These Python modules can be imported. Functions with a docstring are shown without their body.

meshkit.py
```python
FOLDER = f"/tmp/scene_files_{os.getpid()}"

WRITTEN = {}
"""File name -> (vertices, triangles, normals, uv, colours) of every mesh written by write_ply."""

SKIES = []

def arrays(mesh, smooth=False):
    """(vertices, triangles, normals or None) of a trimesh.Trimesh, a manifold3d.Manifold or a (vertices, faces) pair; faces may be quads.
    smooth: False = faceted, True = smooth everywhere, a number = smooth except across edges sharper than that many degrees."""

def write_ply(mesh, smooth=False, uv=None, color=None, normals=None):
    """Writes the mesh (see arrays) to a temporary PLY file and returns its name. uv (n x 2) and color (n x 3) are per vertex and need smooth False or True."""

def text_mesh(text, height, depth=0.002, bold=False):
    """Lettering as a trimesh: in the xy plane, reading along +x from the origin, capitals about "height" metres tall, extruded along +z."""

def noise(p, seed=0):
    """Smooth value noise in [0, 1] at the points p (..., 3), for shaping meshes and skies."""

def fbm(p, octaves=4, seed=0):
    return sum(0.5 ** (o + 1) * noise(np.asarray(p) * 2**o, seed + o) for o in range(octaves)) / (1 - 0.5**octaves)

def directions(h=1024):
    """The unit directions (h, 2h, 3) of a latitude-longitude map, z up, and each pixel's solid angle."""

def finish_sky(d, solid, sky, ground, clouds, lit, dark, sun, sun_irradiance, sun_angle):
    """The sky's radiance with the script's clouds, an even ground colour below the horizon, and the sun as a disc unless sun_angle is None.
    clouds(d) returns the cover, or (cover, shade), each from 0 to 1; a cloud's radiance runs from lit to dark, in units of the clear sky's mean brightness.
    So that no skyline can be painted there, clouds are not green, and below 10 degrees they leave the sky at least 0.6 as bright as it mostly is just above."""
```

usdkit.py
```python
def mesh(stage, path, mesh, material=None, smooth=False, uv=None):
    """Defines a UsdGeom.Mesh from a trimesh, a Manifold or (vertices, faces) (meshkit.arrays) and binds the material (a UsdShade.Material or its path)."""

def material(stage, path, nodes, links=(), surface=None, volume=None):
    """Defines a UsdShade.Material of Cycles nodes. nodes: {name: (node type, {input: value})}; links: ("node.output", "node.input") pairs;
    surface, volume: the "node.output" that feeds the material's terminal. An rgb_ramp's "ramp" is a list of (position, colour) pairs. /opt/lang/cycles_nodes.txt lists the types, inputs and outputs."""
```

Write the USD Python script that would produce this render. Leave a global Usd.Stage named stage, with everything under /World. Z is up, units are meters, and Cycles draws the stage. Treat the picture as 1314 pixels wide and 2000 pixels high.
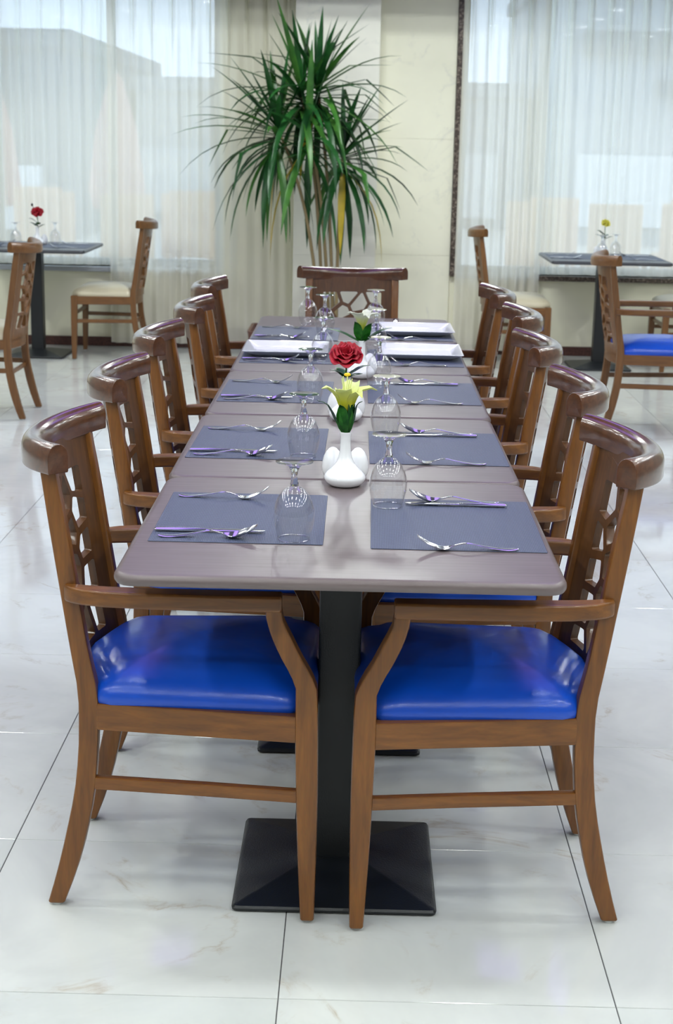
import math, random
import numpy as np, trimesh, usdkit, meshkit
import manifold3d as m3
from shapely.geometry import Polygon, box as sbox
from shapely import affinity
from scipy.spatial import Voronoi
from pxr import Usd, UsdGeom, UsdLux, UsdShade, Gf, Sdf, Vt

stage = Usd.Stage.CreateInMemory()
UsdGeom.SetStageUpAxis(stage, 'Z'); UsdGeom.SetStageMetersPerUnit(stage, 1.0)
UsdGeom.Xform.Define(stage, '/World'); UsdGeom.Scope.Define(stage, '/World/Looks')
PI = math.pi

# ------------------------------------------------------------------ camera, sky, exposure
CAM = np.array([0.0204, -2.5395, 1.4948]); YAW, PITCH, ROLL, FPX = -0.0113, 0.2407, 0.0202, 2964.3
cy_, sy_ = math.cos(YAW), math.sin(YAW)
fw = np.array([sy_ * math.cos(PITCH), cy_ * math.cos(PITCH), -math.sin(PITCH)])
rt = np.array([cy_, -sy_, 0.0]); up = np.cross(rt, fw)
r2 = math.cos(ROLL) * rt + math.sin(ROLL) * up; u2 = -math.sin(ROLL) * rt + math.cos(ROLL) * up
cam = UsdGeom.Camera.Define(stage, '/World/camera')
cam.CreateHorizontalApertureAttr(24.0); cam.CreateVerticalApertureAttr(24.0 * 2000 / 1314)
cam.CreateFocalLengthAttr(24.0 * FPX / 1314); cam.CreateFStopAttr(9.0); cam.CreateFocusDistanceAttr(3.3)
cam.CreateExposureAttr(-0.06); cam.CreateClippingRangeAttr((0.05, 500.0))
cam.AddTransformOp().Set(Gf.Matrix4d(*r2, 0, *u2, 0, *(-fw), 0, *CAM, 1))

SKY = UsdLux.DomeLight.Define(stage, '/World/overcast_sky')
SKY.CreateIntensityAttr(1.05); SKY.CreateColorAttr((0.69, 0.83, 1.0))

LIGHT_COLOR, LIGHT_STRENGTH = (0.95, 1.0, 0.98), 122.0
COVE_COLOR, COVE_STRENGTH = (0.42, 0.27, 1.0), 1.9

# ------------------------------------------------------------------ helpers
used = {}
def numbered(parent, name):
    k = (parent, name); n = used.get(k, 0); used[k] = n + 1
    return name if n == 0 else f'{name}_{n:03d}'
def part(parent, name, mesh, mat, smooth=30):
    p = f'{parent}/{numbered(parent, name)}'
    usdkit.mesh(stage, p, mesh, MAT[mat], smooth=smooth)
    return p
def tag(path, label=None, cat=None, group=None, kind=None):
    pr = stage.GetPrimAtPath(path)
    for k, v in (('label', label), ('category', cat), ('group', group), ('kind', kind)):
        if v: pr.SetCustomDataByKey(k, v)
    return path
def thing(name, label=None, cat=None, loc=(0, 0, 0), rotz=0.0, group=None, kind=None, ref=None, tilt=None):
    p = f"/World/{numbered('/World', name)}"
    x = UsdGeom.Xform.Define(stage, p)
    if ref:
        x.GetPrim().GetReferences().AddInternalReference(ref); x.GetPrim().SetInstanceable(True)
    x.AddTranslateOp().Set(Gf.Vec3d(*map(float, loc)))
    if tilt is None: x.AddRotateZOp().Set(math.degrees(rotz))
    else: x.AddRotateXYZOp().Set(Gf.Vec3f(math.degrees(tilt[0]), math.degrees(tilt[1]), math.degrees(rotz)))
    return tag(p, label, cat, group, kind)
def proto(name):
    p = f'/World/{name}'; stage.CreateClassPrim(p); pr = stage.GetPrimAtPath(p); pr.SetTypeName('Xform'); return p

def ring(a, b, r, k=3):
    r = min(r, a * .999, b * .999); out = []
    for cx, cy, a0 in ((a - r, b - r, 0), (-a + r, b - r, PI / 2), (-a + r, -b + r, PI), (a - r, -b + r, 1.5 * PI)):
        for i in range(k + 1):
            t = a0 + i * PI / 2 / k; out.append((cx + r * math.cos(t), cy + r * math.sin(t)))
    return np.array(out)
def loft(rings, caps=True, closed=False):
    R = np.asarray(rings, float); m, n = R.shape[:2]; v = R.reshape(-1, 3); f = []
    for i in range(m if closed else m - 1):
        a, b = i * n, ((i + 1) % m) * n
        for j in range(n):
            k = (j + 1) % n; f += [(a + j, a + k, b + k), (a + j, b + k, b + j)]
    if caps and not closed:
        v = np.vstack([v, R[0].mean(0), R[-1].mean(0)]); c0, c1 = len(v) - 2, len(v) - 1; e = (m - 1) * n
        for j in range(n):
            k = (j + 1) % n; f += [(c0, k, j), (c1, e + j, e + k)]
    t = trimesh.Trimesh(v, np.array(f), process=False)
    if t.volume < 0: t.invert()
    return t
def bar(stations, r=.004, k=2):
    """stations: (centre, u axis, v axis, half u, half v); ends get a small chamfer"""
    out = []
    for i, (c, u, v, a, b) in enumerate(stations):
        c, u, v = (np.asarray(q, float) for q in (c, u, v)); q = ring(a, b, r, k)
        out.append(c + q[:, :1] * u + q[:, 1:] * v)
    def ins(o, n):
        d = n - o; L = np.linalg.norm(d.mean(0)); cc = o.mean(0); e = min(.003, L * .4)
        return cc + (o - cc) * .88, o + d * (e / L)
    a0, a1 = ins(out[0], out[1]); b0, b1 = ins(out[-1], out[-2])
    return loft([a0, a1] + out[1:-1] + [b1, b0])
def boxm(x0, y0, z0, x1, y1, z1, ch=0.0):
    if ch <= 0:
        return trimesh.creation.box(bounds=[(x0, y0, z0), (x1, y1, z1)])
    c = np.array([(x0 + x1) / 2, (y0 + y1) / 2]); a, b = (x1 - x0) / 2, (y1 - y0) / 2
    rs = []
    for z, s in ((z0, ch), (z0 + ch, 0), (z1 - ch, 0), (z1, ch)):
        q = ring(a - s, b - s, max(ch - s, 1e-4) if s else ch, 1); rs.append(np.c_[q + c, np.full(len(q), z)])
    return loft(rs)
def lathe(pts, n=40):
    return trimesh.creation.revolve(np.array(pts, float), sections=n)
def rects(levels, k=4):
    """(half x, half y, radius, z) levels -> solid"""
    rs = []
    for a, b, r, z in levels:
        q = ring(a, b, r, k); rs.append(np.c_[q, np.full(len(q), z)])
    return loft(rs)
def cat(*ms): return trimesh.util.concatenate([m for m in ms])
def tube(pts, rad, n=8):
    P = np.asarray(pts, float); rad = np.broadcast_to(rad, len(P)); rs = []
    T = np.gradient(P, axis=0); T /= np.linalg.norm(T, axis=1)[:, None]
    ref = np.array([0, 0, 1.0]) if abs(T[0][2]) < .9 else np.array([1.0, 0, 0])
    for p, t, r in zip(P, T, rad):
        u = np.cross(ref, t); u /= np.linalg.norm(u); w = np.cross(t, u); ref = np.cross(t, u) if abs(ref @ t) > .98 else ref
        a = np.arange(n) * 2 * PI / n
        rs.append(p + r * (np.cos(a)[:, None] * u + np.sin(a)[:, None] * w))
    return loft(rs)
def smoothstep(x): x = np.clip(x, 0, 1); return x * x * (3 - 2 * x)
def spline(xs, ys, q):
    from scipy.interpolate import PchipInterpolator
    return PchipInterpolator(xs, ys)(q)

# ------------------------------------------------------------------ materials
MAT = {}
def mat(name, nodes, links=(), surface='p.BSDF', **kw):
    MAT[name] = usdkit.material(stage, f'/World/Looks/{name}', nodes, links, surface=surface, **kw)
def plain(name, col, rough=.5, **kw):
    mat(name, {'p': ('principled_bsdf', {'base_color': col, 'roughness': rough, **kw})})
def srgb(r, g, b):
    return tuple(((c / 255) / 12.92 if c / 255 <= .04045 else ((c / 255 + .055) / 1.055) ** 2.4) for c in (r, g, b))
def wood(name, dark, light, scale, rough=.38, coat=.28):
    mat(name, {'t': ('texture_coordinate', {}), 'm': ('mapping', {'scale': scale}),
               'n': ('noise_texture', {'scale': 5.0, 'detail': 5.0, 'roughness': .6, 'distortion': .4}),
               'n2': ('noise_texture', {'scale': 60.0, 'detail': 2.0}),
               'r': ('rgb_ramp', {'ramp': [(.25, dark), (.5, tuple((a + b) / 2 for a, b in zip(dark, light))), (.75, light)]}),
               'mx': ('mix', {'mix_type': 'multiply', 'fac': .25}),
               'p': ('principled_bsdf', {'roughness': rough, 'coat_weight': coat, 'coat_roughness': .12, 'specular_ior_level': .45})},
        [('t.object', 'm.vector'), ('m.vector', 'n.vector'), ('m.vector', 'n2.vector'), ('n.fac', 'r.fac'),
         ('r.color', 'mx.color1'), ('n2.color', 'mx.color2'), ('mx.color', 'p.base_color')])
AD, AL = srgb(94, 54, 14), srgb(138, 86, 27)
wood('wood_upright', AD, AL, (12, 12, 1.2))
wood('wood_lengthwise', AD, AL, (1.2, 14, 14))
wood('wood_crosswise', AD, AL, (14, 1.2, 14))
MD, ML = srgb(64, 33, 15), srgb(98, 57, 28)
wood('wood_mahogany', MD, ML, (14, 1.2, 14), rough=.28, coat=.8)
wood('wood_panel', srgb(70, 41, 17), srgb(101, 63, 27), (14, 14, 1.2), rough=.42, coat=.15)
LD, LL = srgb(96, 61, 27), srgb(130, 88, 44)
wood('oak_upright', LD, LL, (14, 14, 1.2)); wood('oak_lengthwise', LD, LL, (1.2, 14, 14))
wood('oak_crosswise', LD, LL, (14, 1.2, 14))
def vinyl(name, col, rough):
    mat(name, {'t': ('texture_coordinate', {}), 'n': ('noise_texture', {'scale': 350.0, 'detail': 2.0}),
               'n2': ('noise_texture', {'scale': 14.0, 'detail': 3.0}),
               'b': ('bump', {'strength': .12, 'distance': .0006}), 'b2': ('bump', {'strength': .2, 'distance': .006}),
               'p': ('principled_bsdf', {'base_color': col, 'roughness': rough, 'coat_weight': .18, 'coat_roughness': .15})},
        [('t.object', 'n.vector'), ('t.object', 'n2.vector'), ('n2.fac', 'b2.height'), ('b2.normal', 'b.normal'), ('n.fac', 'b.height'), ('b.normal', 'p.normal')])
vinyl('vinyl_blue', (.0015, .066, .50), .30)
vinyl('vinyl_cream', srgb(196, 188, 160), .4)
# laminate table top
mat('laminate', {'t': ('texture_coordinate', {}), 'm': ('mapping', {'scale': (1.0, 16.0, 16.0)}),
                 'n': ('noise_texture', {'scale': 6.0, 'detail': 4.0, 'distortion': .3}),
                 'n2': ('noise_texture', {'scale': 2.2, 'detail': 3.0}),
                 'r': ('rgb_ramp', {'ramp': [(.3, srgb(98, 87, 87)), (.7, srgb(110, 99, 99))]}),
                 'q': ('rgb_ramp', {'ramp': [(.3, (.30, .30, .30)), (.7, (.42, .42, .42))]}),
                 'p': ('principled_bsdf', {'roughness': .36, 'specular_ior_level': .55})},
    [('t.object', 'm.vector'), ('m.vector', 'n.vector'), ('t.object', 'n2.vector'), ('n.fac', 'r.fac'), ('r.color', 'p.base_color'), ('n2.fac', 'q.fac'), ('q.color', 'p.roughness')])
plain('laminate_slate', srgb(58, 60, 66), .34)
mat('cast_iron', {'t': ('texture_coordinate', {}), 'n': ('noise_texture', {'scale': 260.0, 'detail': 3.0}),
                  'b': ('bump', {'strength': .35, 'distance': .0012}),
                  'p': ('principled_bsdf', {'base_color': (.006, .008, .010), 'roughness': .38})},
    [('t.object', 'n.vector'), ('n.fac', 'b.height'), ('b.normal', 'p.normal')])
mat('placemat', {'t': ('texture_coordinate', {}),
                 'w': ('wave_texture', {'wave_type': 'bands', 'bands_direction': 'x', 'scale': 95.0, 'distortion': .2}),
                 'w2': ('wave_texture', {'wave_type': 'bands', 'bands_direction': 'y', 'scale': 95.0, 'distortion': .2}),
                 'mx': ('mix', {'mix_type': 'multiply', 'fac': 1.0}),
                 'r': ('rgb_ramp', {'ramp': [(.0, srgb(56, 63, 84)), (.6, srgb(88, 98, 122)), (1, srgb(104, 114, 138))]}),
                 'b': ('bump', {'strength': .5, 'distance': .001}),
                 'p': ('principled_bsdf', {'roughness': .5})},
    [('t.object', 'w.vector'), ('t.object', 'w2.vector'), ('w.color', 'mx.color1'), ('w2.color', 'mx.color2'), ('mx.color', 'r.fac'),
     ('r.color', 'p.base_color'), ('mx.color', 'b.height'), ('b.normal', 'p.normal')])
plain('steel', (.80, .80, .84), .14, metallic=1.0)
plain('chrome_dark', (.10, .10, .11), .3, metallic=1.0)
plain('porcelain', (.86, .88, .90), .12, coat_weight=.5)
plain('clear_plastic', (.55, .58, .58), .25)
mat('goblet_glass', {'p': ('glass_bsdf', {'color': (.985, .99, 1.0), 'roughness': 0.0, 'IOR': 1.48})}, surface='p.BSDF')
mat('thin_glass', {'lw': ('layer_weight', {'blend': .5}), 'pw': ('math', {'math_type': 'power', 'value2': 3.2}), 'f': ('math', {'math_type': 'multiply_add', 'value2': .70, 'value3': .055}), 'a': ('transparent_bsdf', {'color': (.975, .98, .985)}),
                   'g': ('glossy_bsdf', {'color': (1, 1, 1), 'roughness': .006}), 'p': ('mix_closure', {})},
    [('lw.facing', 'pw.value1'), ('pw.value', 'f.value1'), ('f.value', 'p.fac'), ('a.BSDF', 'p.closure1'), ('g.BSDF', 'p.closure2')], surface='p.closure')
mat('rim_glass', {'lw': ('layer_weight', {'blend': .5}), 'pw': ('math', {'math_type': 'power', 'value2': 2.0}), 'f': ('math', {'math_type': 'multiply_add', 'value2': .6, 'value3': .30}),
                  'a': ('transparent_bsdf', {'color': (.98, .985, .99)}), 'g': ('glossy_bsdf', {'color': (1, 1, 1), 'roughness': .05}), 'p': ('mix_closure', {})},
    [('lw.facing', 'pw.value1'), ('pw.value', 'f.value1'), ('f.value', 'p.fac'), ('a.BSDF', 'p.closure1'), ('g.BSDF', 'p.closure2')], surface='p.closure')
mat('window_glass', {'lw': ('layer_weight', {'blend': .5}), 'pw': ('math', {'math_type': 'power', 'value2': 3.2}), 'f': ('math', {'math_type': 'multiply_add', 'value2': .70, 'value3': .055}), 'a': ('transparent_bsdf', {'color': (.93, .97, 1.0)}),
                     'g': ('glossy_bsdf', {'color': (1, 1, 1), 'roughness': .01}), 'p': ('mix_closure', {})},
    [('lw.facing', 'pw.value1'), ('pw.value', 'f.value1'), ('f.value', 'p.fac'), ('a.BSDF', 'p.closure1'), ('g.BSDF', 'p.closure2')], surface='p.closure')
def sheer(name, opacity):
    mat(name, {'lw': ('layer_weight', {'blend': .5}), 'pw': ('math', {'math_type': 'power', 'value2': 2.2}),
               'ml': ('math', {'math_type': 'multiply_add', 'value2': 1 - opacity, 'value3': opacity}),
               'd': ('diffuse_bsdf', {'color': srgb(240, 237, 222)}), 't': ('translucent_bsdf', {'color': srgb(236, 237, 230)}),
               'mx': ('mix_closure', {'fac': .34}), 'a': ('transparent_bsdf', {'color': (1, 1, 1)}), 'p': ('mix_closure', {})},
        [('lw.facing', 'pw.value1'), ('pw.value', 'ml.value1'), ('ml.value', 'p.fac'), ('d.BSDF', 'mx.closure1'), ('t.BSDF', 'mx.closure2'),
         ('a.BSDF', 'p.closure1'), ('mx.closure', 'p.closure2')], surface='p.closure')
sheer('sheer_cloth', .82)
sheer('sheer_thin', .79)
# stone
def marble(name, base, base2, vein, vscale, rough, spec=.5, seed=0.0):
    mat(name, {'g': ('geometry', {}), 'o': ('object_info', {}), 'cm': ('combine_xyz', {'z': seed}), 'mp': ('mapping', {'scale': (1, 1, 1)}),
               'n': ('noise_texture', {'scale': 1.6, 'detail': 6.0, 'roughness': .6, 'distortion': .6}),
               'n3': ('noise_texture', {'scale': 5.5, 'detail': 5.0, 'roughness': .65, 'distortion': .8}),
               'r': ('rgb_ramp', {'ramp': [(.32, base2), (.62, base)]}),
               'v': ('noise_texture', {'scale': vscale, 'detail': 7.0, 'roughness': .58, 'distortion': 1.1}),
               'ab': ('math', {'math_type': 'subtract', 'value2': .5}), 'ab2': ('math', {'math_type': 'absolute'}),
               'vr': ('rgb_ramp', {'ramp': [(.0, (1, 1, 1)), (.006, (.55, .55, .55)), (.022, (0, 0, 0))]}),
               'gate': ('rgb_ramp', {'ramp': [(.48, (0, 0, 0)), (.66, (.75, .75, .75))]}),
               'mm': ('math', {'math_type': 'multiply'}),
               'mx': ('mix', {'color2': vein}),
               'p': ('principled_bsdf', {'roughness': rough, 'specular_ior_level': spec})},
        [('g.position', 'n.vector'), ('g.position', 'v.vector'), ('g.position', 'n3.vector'), ('n.fac', 'r.fac'), ('v.fac', 'ab.value1'), ('ab.value', 'ab2.value1'),
         ('ab2.value', 'vr.fac'), ('n3.fac', 'gate.fac'), ('vr.color', 'mm.value1'), ('gate.color', 'mm.value2'), ('mm.value', 'mx.fac'),
         ('r.color', 'mx.color1'), ('mx.color', 'p.base_color')])
marble('tile_marble', srgb(207, 210, 206), srgb(188, 191, 189), srgb(172, 160, 142), 1.5, .08, .42)
marble('tile_marble_b', srgb(204, 208, 204), srgb(186, 190, 188), srgb(176, 166, 148), 1.15, .09, .42)
marble('wall_marble', srgb(243, 242, 220), srgb(237, 236, 214), srgb(222, 222, 206), .9, .3)
marble('wall_marble_grey', srgb(242, 241, 228), srgb(232, 232, 220), srgb(210, 213, 206), 1.1, .3)
mat('emperador', {'g': ('geometry', {}), 'v': ('voronoi_texture', {'scale': 45.0}), 'n': ('noise_texture', {'scale': 60.0, 'detail': 5.0, 'roughness': .7}),
                  'r': ('rgb_ramp', {'ramp': [(.34, srgb(42, 34, 30)), (.52, srgb(78, 66, 58)), (.68, srgb(172, 160, 144))]}),
                  'p': ('principled_bsdf', {'roughness': .3})},
    [('g.position', 'n.vector'), ('n.fac', 'r.fac'), ('r.color', 'p.base_color')])
mat('red_granite', {'g': ('geometry', {}), 'n': ('noise_texture', {'scale': 70.0, 'detail': 5.0}),
                    'r': ('rgb_ramp', {'ramp': [(.3, srgb(50, 26, 22)), (.7, srgb(86, 50, 42))]}), 'p': ('principled_bsdf', {'roughness': .35})},
    [('g.position', 'n.vector'), ('n.fac', 'r.fac'), ('r.color', 'p.base_color')])
plain('sill_grey', srgb(176, 182, 188), .4)
plain('grout', srgb(70, 70, 72), .8)
plain('paint_cream', srgb(236, 234, 210), .7)
plain('paint_white', srgb(104, 102, 118), .8)
plain('paint_taupe', srgb(132, 128, 122), .8)
plain('aluminium', srgb(150, 158, 160), .4, metallic=.6)
mat('lamp_glow', {'p': ('emission', {'color': LIGHT_COLOR, 'strength': LIGHT_STRENGTH})}, surface='p.emission')
mat('cove_glow', {'p': ('emission', {'color': COVE_COLOR, 'strength': COVE_STRENGTH})}, surface='p.emission')
# plants
def leafmat(name, c1, c2, rough=.35, trans=.25, scale=8.0):
    mat(name, {'o': ('object_info', {}), 'g': ('geometry', {}), 'n': ('noise_texture', {'scale': scale, 'detail': 2.0}),
               'r': ('rgb_ramp', {'ramp': [(.3, c1), (.7, c2)]}), 'd': ('principled_bsdf', {'roughness': rough}),
               't': ('translucent_bsdf', {}), 'p': ('mix_closure', {'fac': trans})},
        [('g.position', 'n.vector'), ('n.fac', 'r.fac'), ('r.color', 'd.base_color'), ('r.color', 't.color'), ('d.BSDF', 'p.closure1'), ('t.BSDF', 'p.closure2')], surface='p.closure')
leafmat('dracaena_leaf', srgb(16, 58, 26), srgb(38, 94, 40))
leafmat('dracaena_light', srgb(34, 84, 32), srgb(70, 122, 46))
leafmat('dracaena_yellow', srgb(150, 140, 40), srgb(206, 176, 50))
leafmat('leaf_green', srgb(20, 84, 26), srgb(52, 128, 40), scale=60)
leafmat('leaf_deep', srgb(22, 62, 34), srgb(40, 92, 46), scale=60)
leafmat('rose_red', srgb(150, 12, 28), srgb(200, 34, 56), .5, .15, 60)
leafmat('rose_yellow', srgb(214, 208, 70), srgb(236, 230, 110), .5, .2, 60)
plain('stamen_yellow', srgb(240, 196, 30), .5)
plain('bud_dark', srgb(40, 30, 36), .6)
def lilymat(name, lo, mid, hi, z0, z1):
    mat(name, {'t': ('texture_coordinate', {}), 's': ('separate_xyz', {}), 'm': ('map_range', {'from_min': z0, 'from_max': z1, 'to_min': 0.0, 'to_max': 1.0, 'clamp': True}),
               'r': ('rgb_ramp', {'ramp': [(0, lo), (.55, mid), (1, hi)]}), 'd': ('principled_bsdf', {'roughness': .5}), 'tr': ('translucent_bsdf', {}), 'p': ('mix_closure', {'fac': .3})},
        [('t.object', 's.vector'), ('s.z', 'm.value'), ('m.result', 'r.fac'), ('r.color', 'd.base_color'), ('r.color', 'tr.color'), ('d.BSDF', 'p.closure1'), ('tr.BSDF', 'p.closure2')], surface='p.closure')
lilymat('lily_yellow', srgb(226, 214, 20), srgb(226, 228, 70), srgb(232, 240, 170), .03, .10)
lilymat('lily_cream', srgb(214, 214, 50), srgb(222, 226, 110), srgb(240, 244, 225), .02, .08)
plain('cane_bark', srgb(128, 112, 78), .8)
plain('soil', srgb(50, 38, 28), .95)
plain('planter_glaze', srgb(92, 54, 44), .35)
# outside
plain('render_grey', srgb(92, 98, 108), .9); plain('render_pale', srgb(158, 164, 172), .9); plain('render_white', srgb(215, 218, 222), .9)
plain('paving_pale', srgb(206, 200, 190), .9); plain('canvas_pink', srgb(196, 150, 142), .9); plain('chair_orange', srgb(208, 164, 126), .7)
plain('shop_dark', srgb(70, 76, 86), .5); plain('awning_red', srgb(176, 84, 84), .8)

# ------------------------------------------------------------------ room shell
X0, X1, Y0, YB, ZC = -5.0, 5.0, -5.0, 8.5, 3.0
TX, TY, TS = -0.094, 0.493, 0.604
rng = random.Random(4)
fl = thing('floor', kind='structure')
i0, i1, j0, j1 = -6, 6, -4, 13
part(fl, 'grout_bed', boxm(X0, Y0, -.06, X1, YB + .3, -.0016), 'grout', False)
for j in range(j0, j1 + 1):
    for i in range(i0, i1):
        xa, xb, ya, yb = TX + i * TS, TX + (i + 1) * TS, TY + j * TS, min(TY + (j + 1) * TS, YB + .02)
        if yb - ya < .05: continue
        g = .0009; h = rng.uniform(0, .00025)
        rs = []
        for z, s in ((-.01, 0), (-.0012, 0), (-h, .0008)):
            q = np.array([(xa + g + s, ya + g + s), (xb - g - s, ya + g + s), (xb - g - s, yb - g - s), (xa + g + s, yb - g - s)])
            rs.append(np.c_[q, np.full(4, z)])
        part(fl, 'tile', loft(rs), rng.choice(['tile_marble', 'tile_marble', 'tile_marble_b']), False)
xl, xr = TX + i0 * TS, TX + i1 * TS; ylo = TY + j0 * TS
outer = []
for j in range(-10, j1 + 1):
    for i in range(-9, 9):
        if i0 <= i < i1 and j0 <= j <= j1: continue
        xa, xb, ya, yb = max(TX + i * TS, X0), min(TX + (i + 1) * TS, X1), max(TY + j * TS, Y0), min(TY + (j + 1) * TS, YB + .02)
        if xb - xa < .01 or yb - ya < .05: continue
        outer.append(boxm(xa + .001, ya + .001, -.01, xb - .001, yb - .001, 0))
tag(part(fl, 'outer_tiles', cat(*outer), 'tile_marble_b', False), kind='stuff')

# coffered ceiling with a recessed lit tray
TRX, TRY0, TRY1, TRD = 1.3, .6, 5.6, .16
ce = thing('ceiling', kind='structure')
part(ce, 'plaster', cat(boxm(X0, Y0, ZC, -TRX, YB + .3, ZC + .1), boxm(TRX, Y0, ZC, X1, YB + .3, ZC + .1),
                        boxm(-TRX, Y0, ZC, TRX, TRY0, ZC + .1), boxm(-TRX, TRY1, ZC, TRX, YB + .3, ZC + .1),
                        boxm(-TRX - .1, TRY0 - .1, ZC + .1, -TRX, TRY1 + .1, ZC + TRD), boxm(TRX, TRY0 - .1, ZC + .1, TRX + .1, TRY1 + .1, ZC + TRD),
                        boxm(-TRX, TRY0 - .1, ZC + .1, TRX, TRY0, ZC + TRD), boxm(-TRX, TRY1, ZC + .1, TRX, TRY1 + .1, ZC + TRD)), 'paint_white', False)
part(ce, 'tray', boxm(-TRX - .1, TRY0 - .1, ZC + TRD, TRX + .1, TRY1 + .1, ZC + TRD + .06), 'paint_white', False)
part(ce, 'bulkhead', boxm(X0, 7.45, 2.62, X1, YB, ZC, .01), 'paint_white', False)
def plank(x0, x1, y0, y1): return boxm(x0, y0, ZC + TRD - .03, x1, y1, ZC + TRD - .002, .004)
for nm, a in (('east', plank(TRX - .75, TRX - .02, TRY0 + .02, TRY1 - .02)), ('west', plank(-TRX + .02, -TRX + .75, TRY0 + .02, TRY1 - .02))):
    s = thing('cove_light', f'long violet glowing cove light on the {nm} edge of the ceiling tray', 'light', group='cove lights')
    part(s, 'diffuser', a, 'cove_glow', False)

def wallbox(name, *b, mat_='paint_cream'):
    p = f'/World/{name}'; usdkit.mesh(stage, p, boxm(*b), MAT[mat_], smooth=False); return tag(p, kind='structure')
wallbox('wall_left', X0 - .2, Y0, -.06, X0, YB + .3, ZC, mat_='paint_taupe')
wallbox('wall_right', X1, Y0, -.06, X1 + .2, YB + .3, ZC, mat_='paint_taupe')
wallbox('wall_front', X0, Y0 - .2, -.06, X1, Y0, ZC, mat_='paint_taupe')
# back wall: plaster core with window openings, marble cladding panels
WL, WR, RL, RR, ZS, ZT = -4.2, -.985, .714, 4.4, .572, 2.6
wb = thing('wall_back', kind='structure')
part(wb, 'core', cat(boxm(X0, YB, -.06, WL, YB + .25, ZC), boxm(WL, YB, -.06, WR, YB + .25, ZS), boxm(WL, YB, ZT, WR, YB + .25, ZC),
                     boxm(WR, YB, -.06, RL, YB + .25, ZC), boxm(RL, YB, -.06, RR, YB + .25, ZS), boxm(RL, YB, ZT, RR, YB + .25, ZC),
                     boxm(RR, YB, -.06, X1, YB + .25, ZC)), 'paint_cream', False)
CX0, CX1, CYF = -.447, .133, 8.30
part(wb, 'pier_core', boxm(CX0 + .02, CYF + .02, 0, CX1 - .02, YB, 2.62), 'paint_cream', False)
for z0, z1 in ((.15, .70), (.70, 1.51), (1.51, 2.62)):
    part(wb, 'pier_panel', boxm(CX0, CYF, z0 + .0004, CX1, CYF + .02, z1 - .0004, .0006), 'wall_marble_grey', False)
    part(wb, 'side_panel', boxm(CX0, CYF + .0205, z0 + .0004, CX0 + .02, YB, z1 - .0004, .0006), 'wall_marble_grey', False)
    part(wb, 'side_panel', boxm(CX1 - .02, CYF + .0205, z0 + .0004, CX1, YB, z1 - .0004, .0006), 'wall_marble', False)
    part(wb, 'wall_panel', boxm(CX1 + .002, YB - .02, z0 + .0004, .67, YB, z1 - .0004, .0006), 'wall_marble', False)
    part(wb, 'wall_panel', boxm(WR + .02, YB - .02, z0 + .0004, CX0 - .002, YB, z1 - .0004, .0006), 'wall_marble', False)
tr = thing('trim_1', kind='structure')
part(tr, 'jamb_strip', boxm(.672, YB - .045, ZS - .015, .714, YB + .2, 2.62, .003), 'emperador', False)
def base(name, *b): usdkit.mesh(stage, f'/World/{name}', boxm(*b, .003), MAT['red_granite'], smooth=False); tag(f'/World/{name}', kind='structure')
base('baseboard_back', WR + .03, YB - .03, 0, CX0 - .001, YB - .0005, .15)
base('baseboard_pier', CX0 - .012, CYF - .012, 0, CX1 + .012, CYF - .0005, .15)
base('baseboard_right', CX1 + .013, YB - .03, 0, X1, YB - .0005, .065)
base('baseboard_left', X0, YB - .03, 0, WR + .028, YB - .0005, .065)
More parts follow.
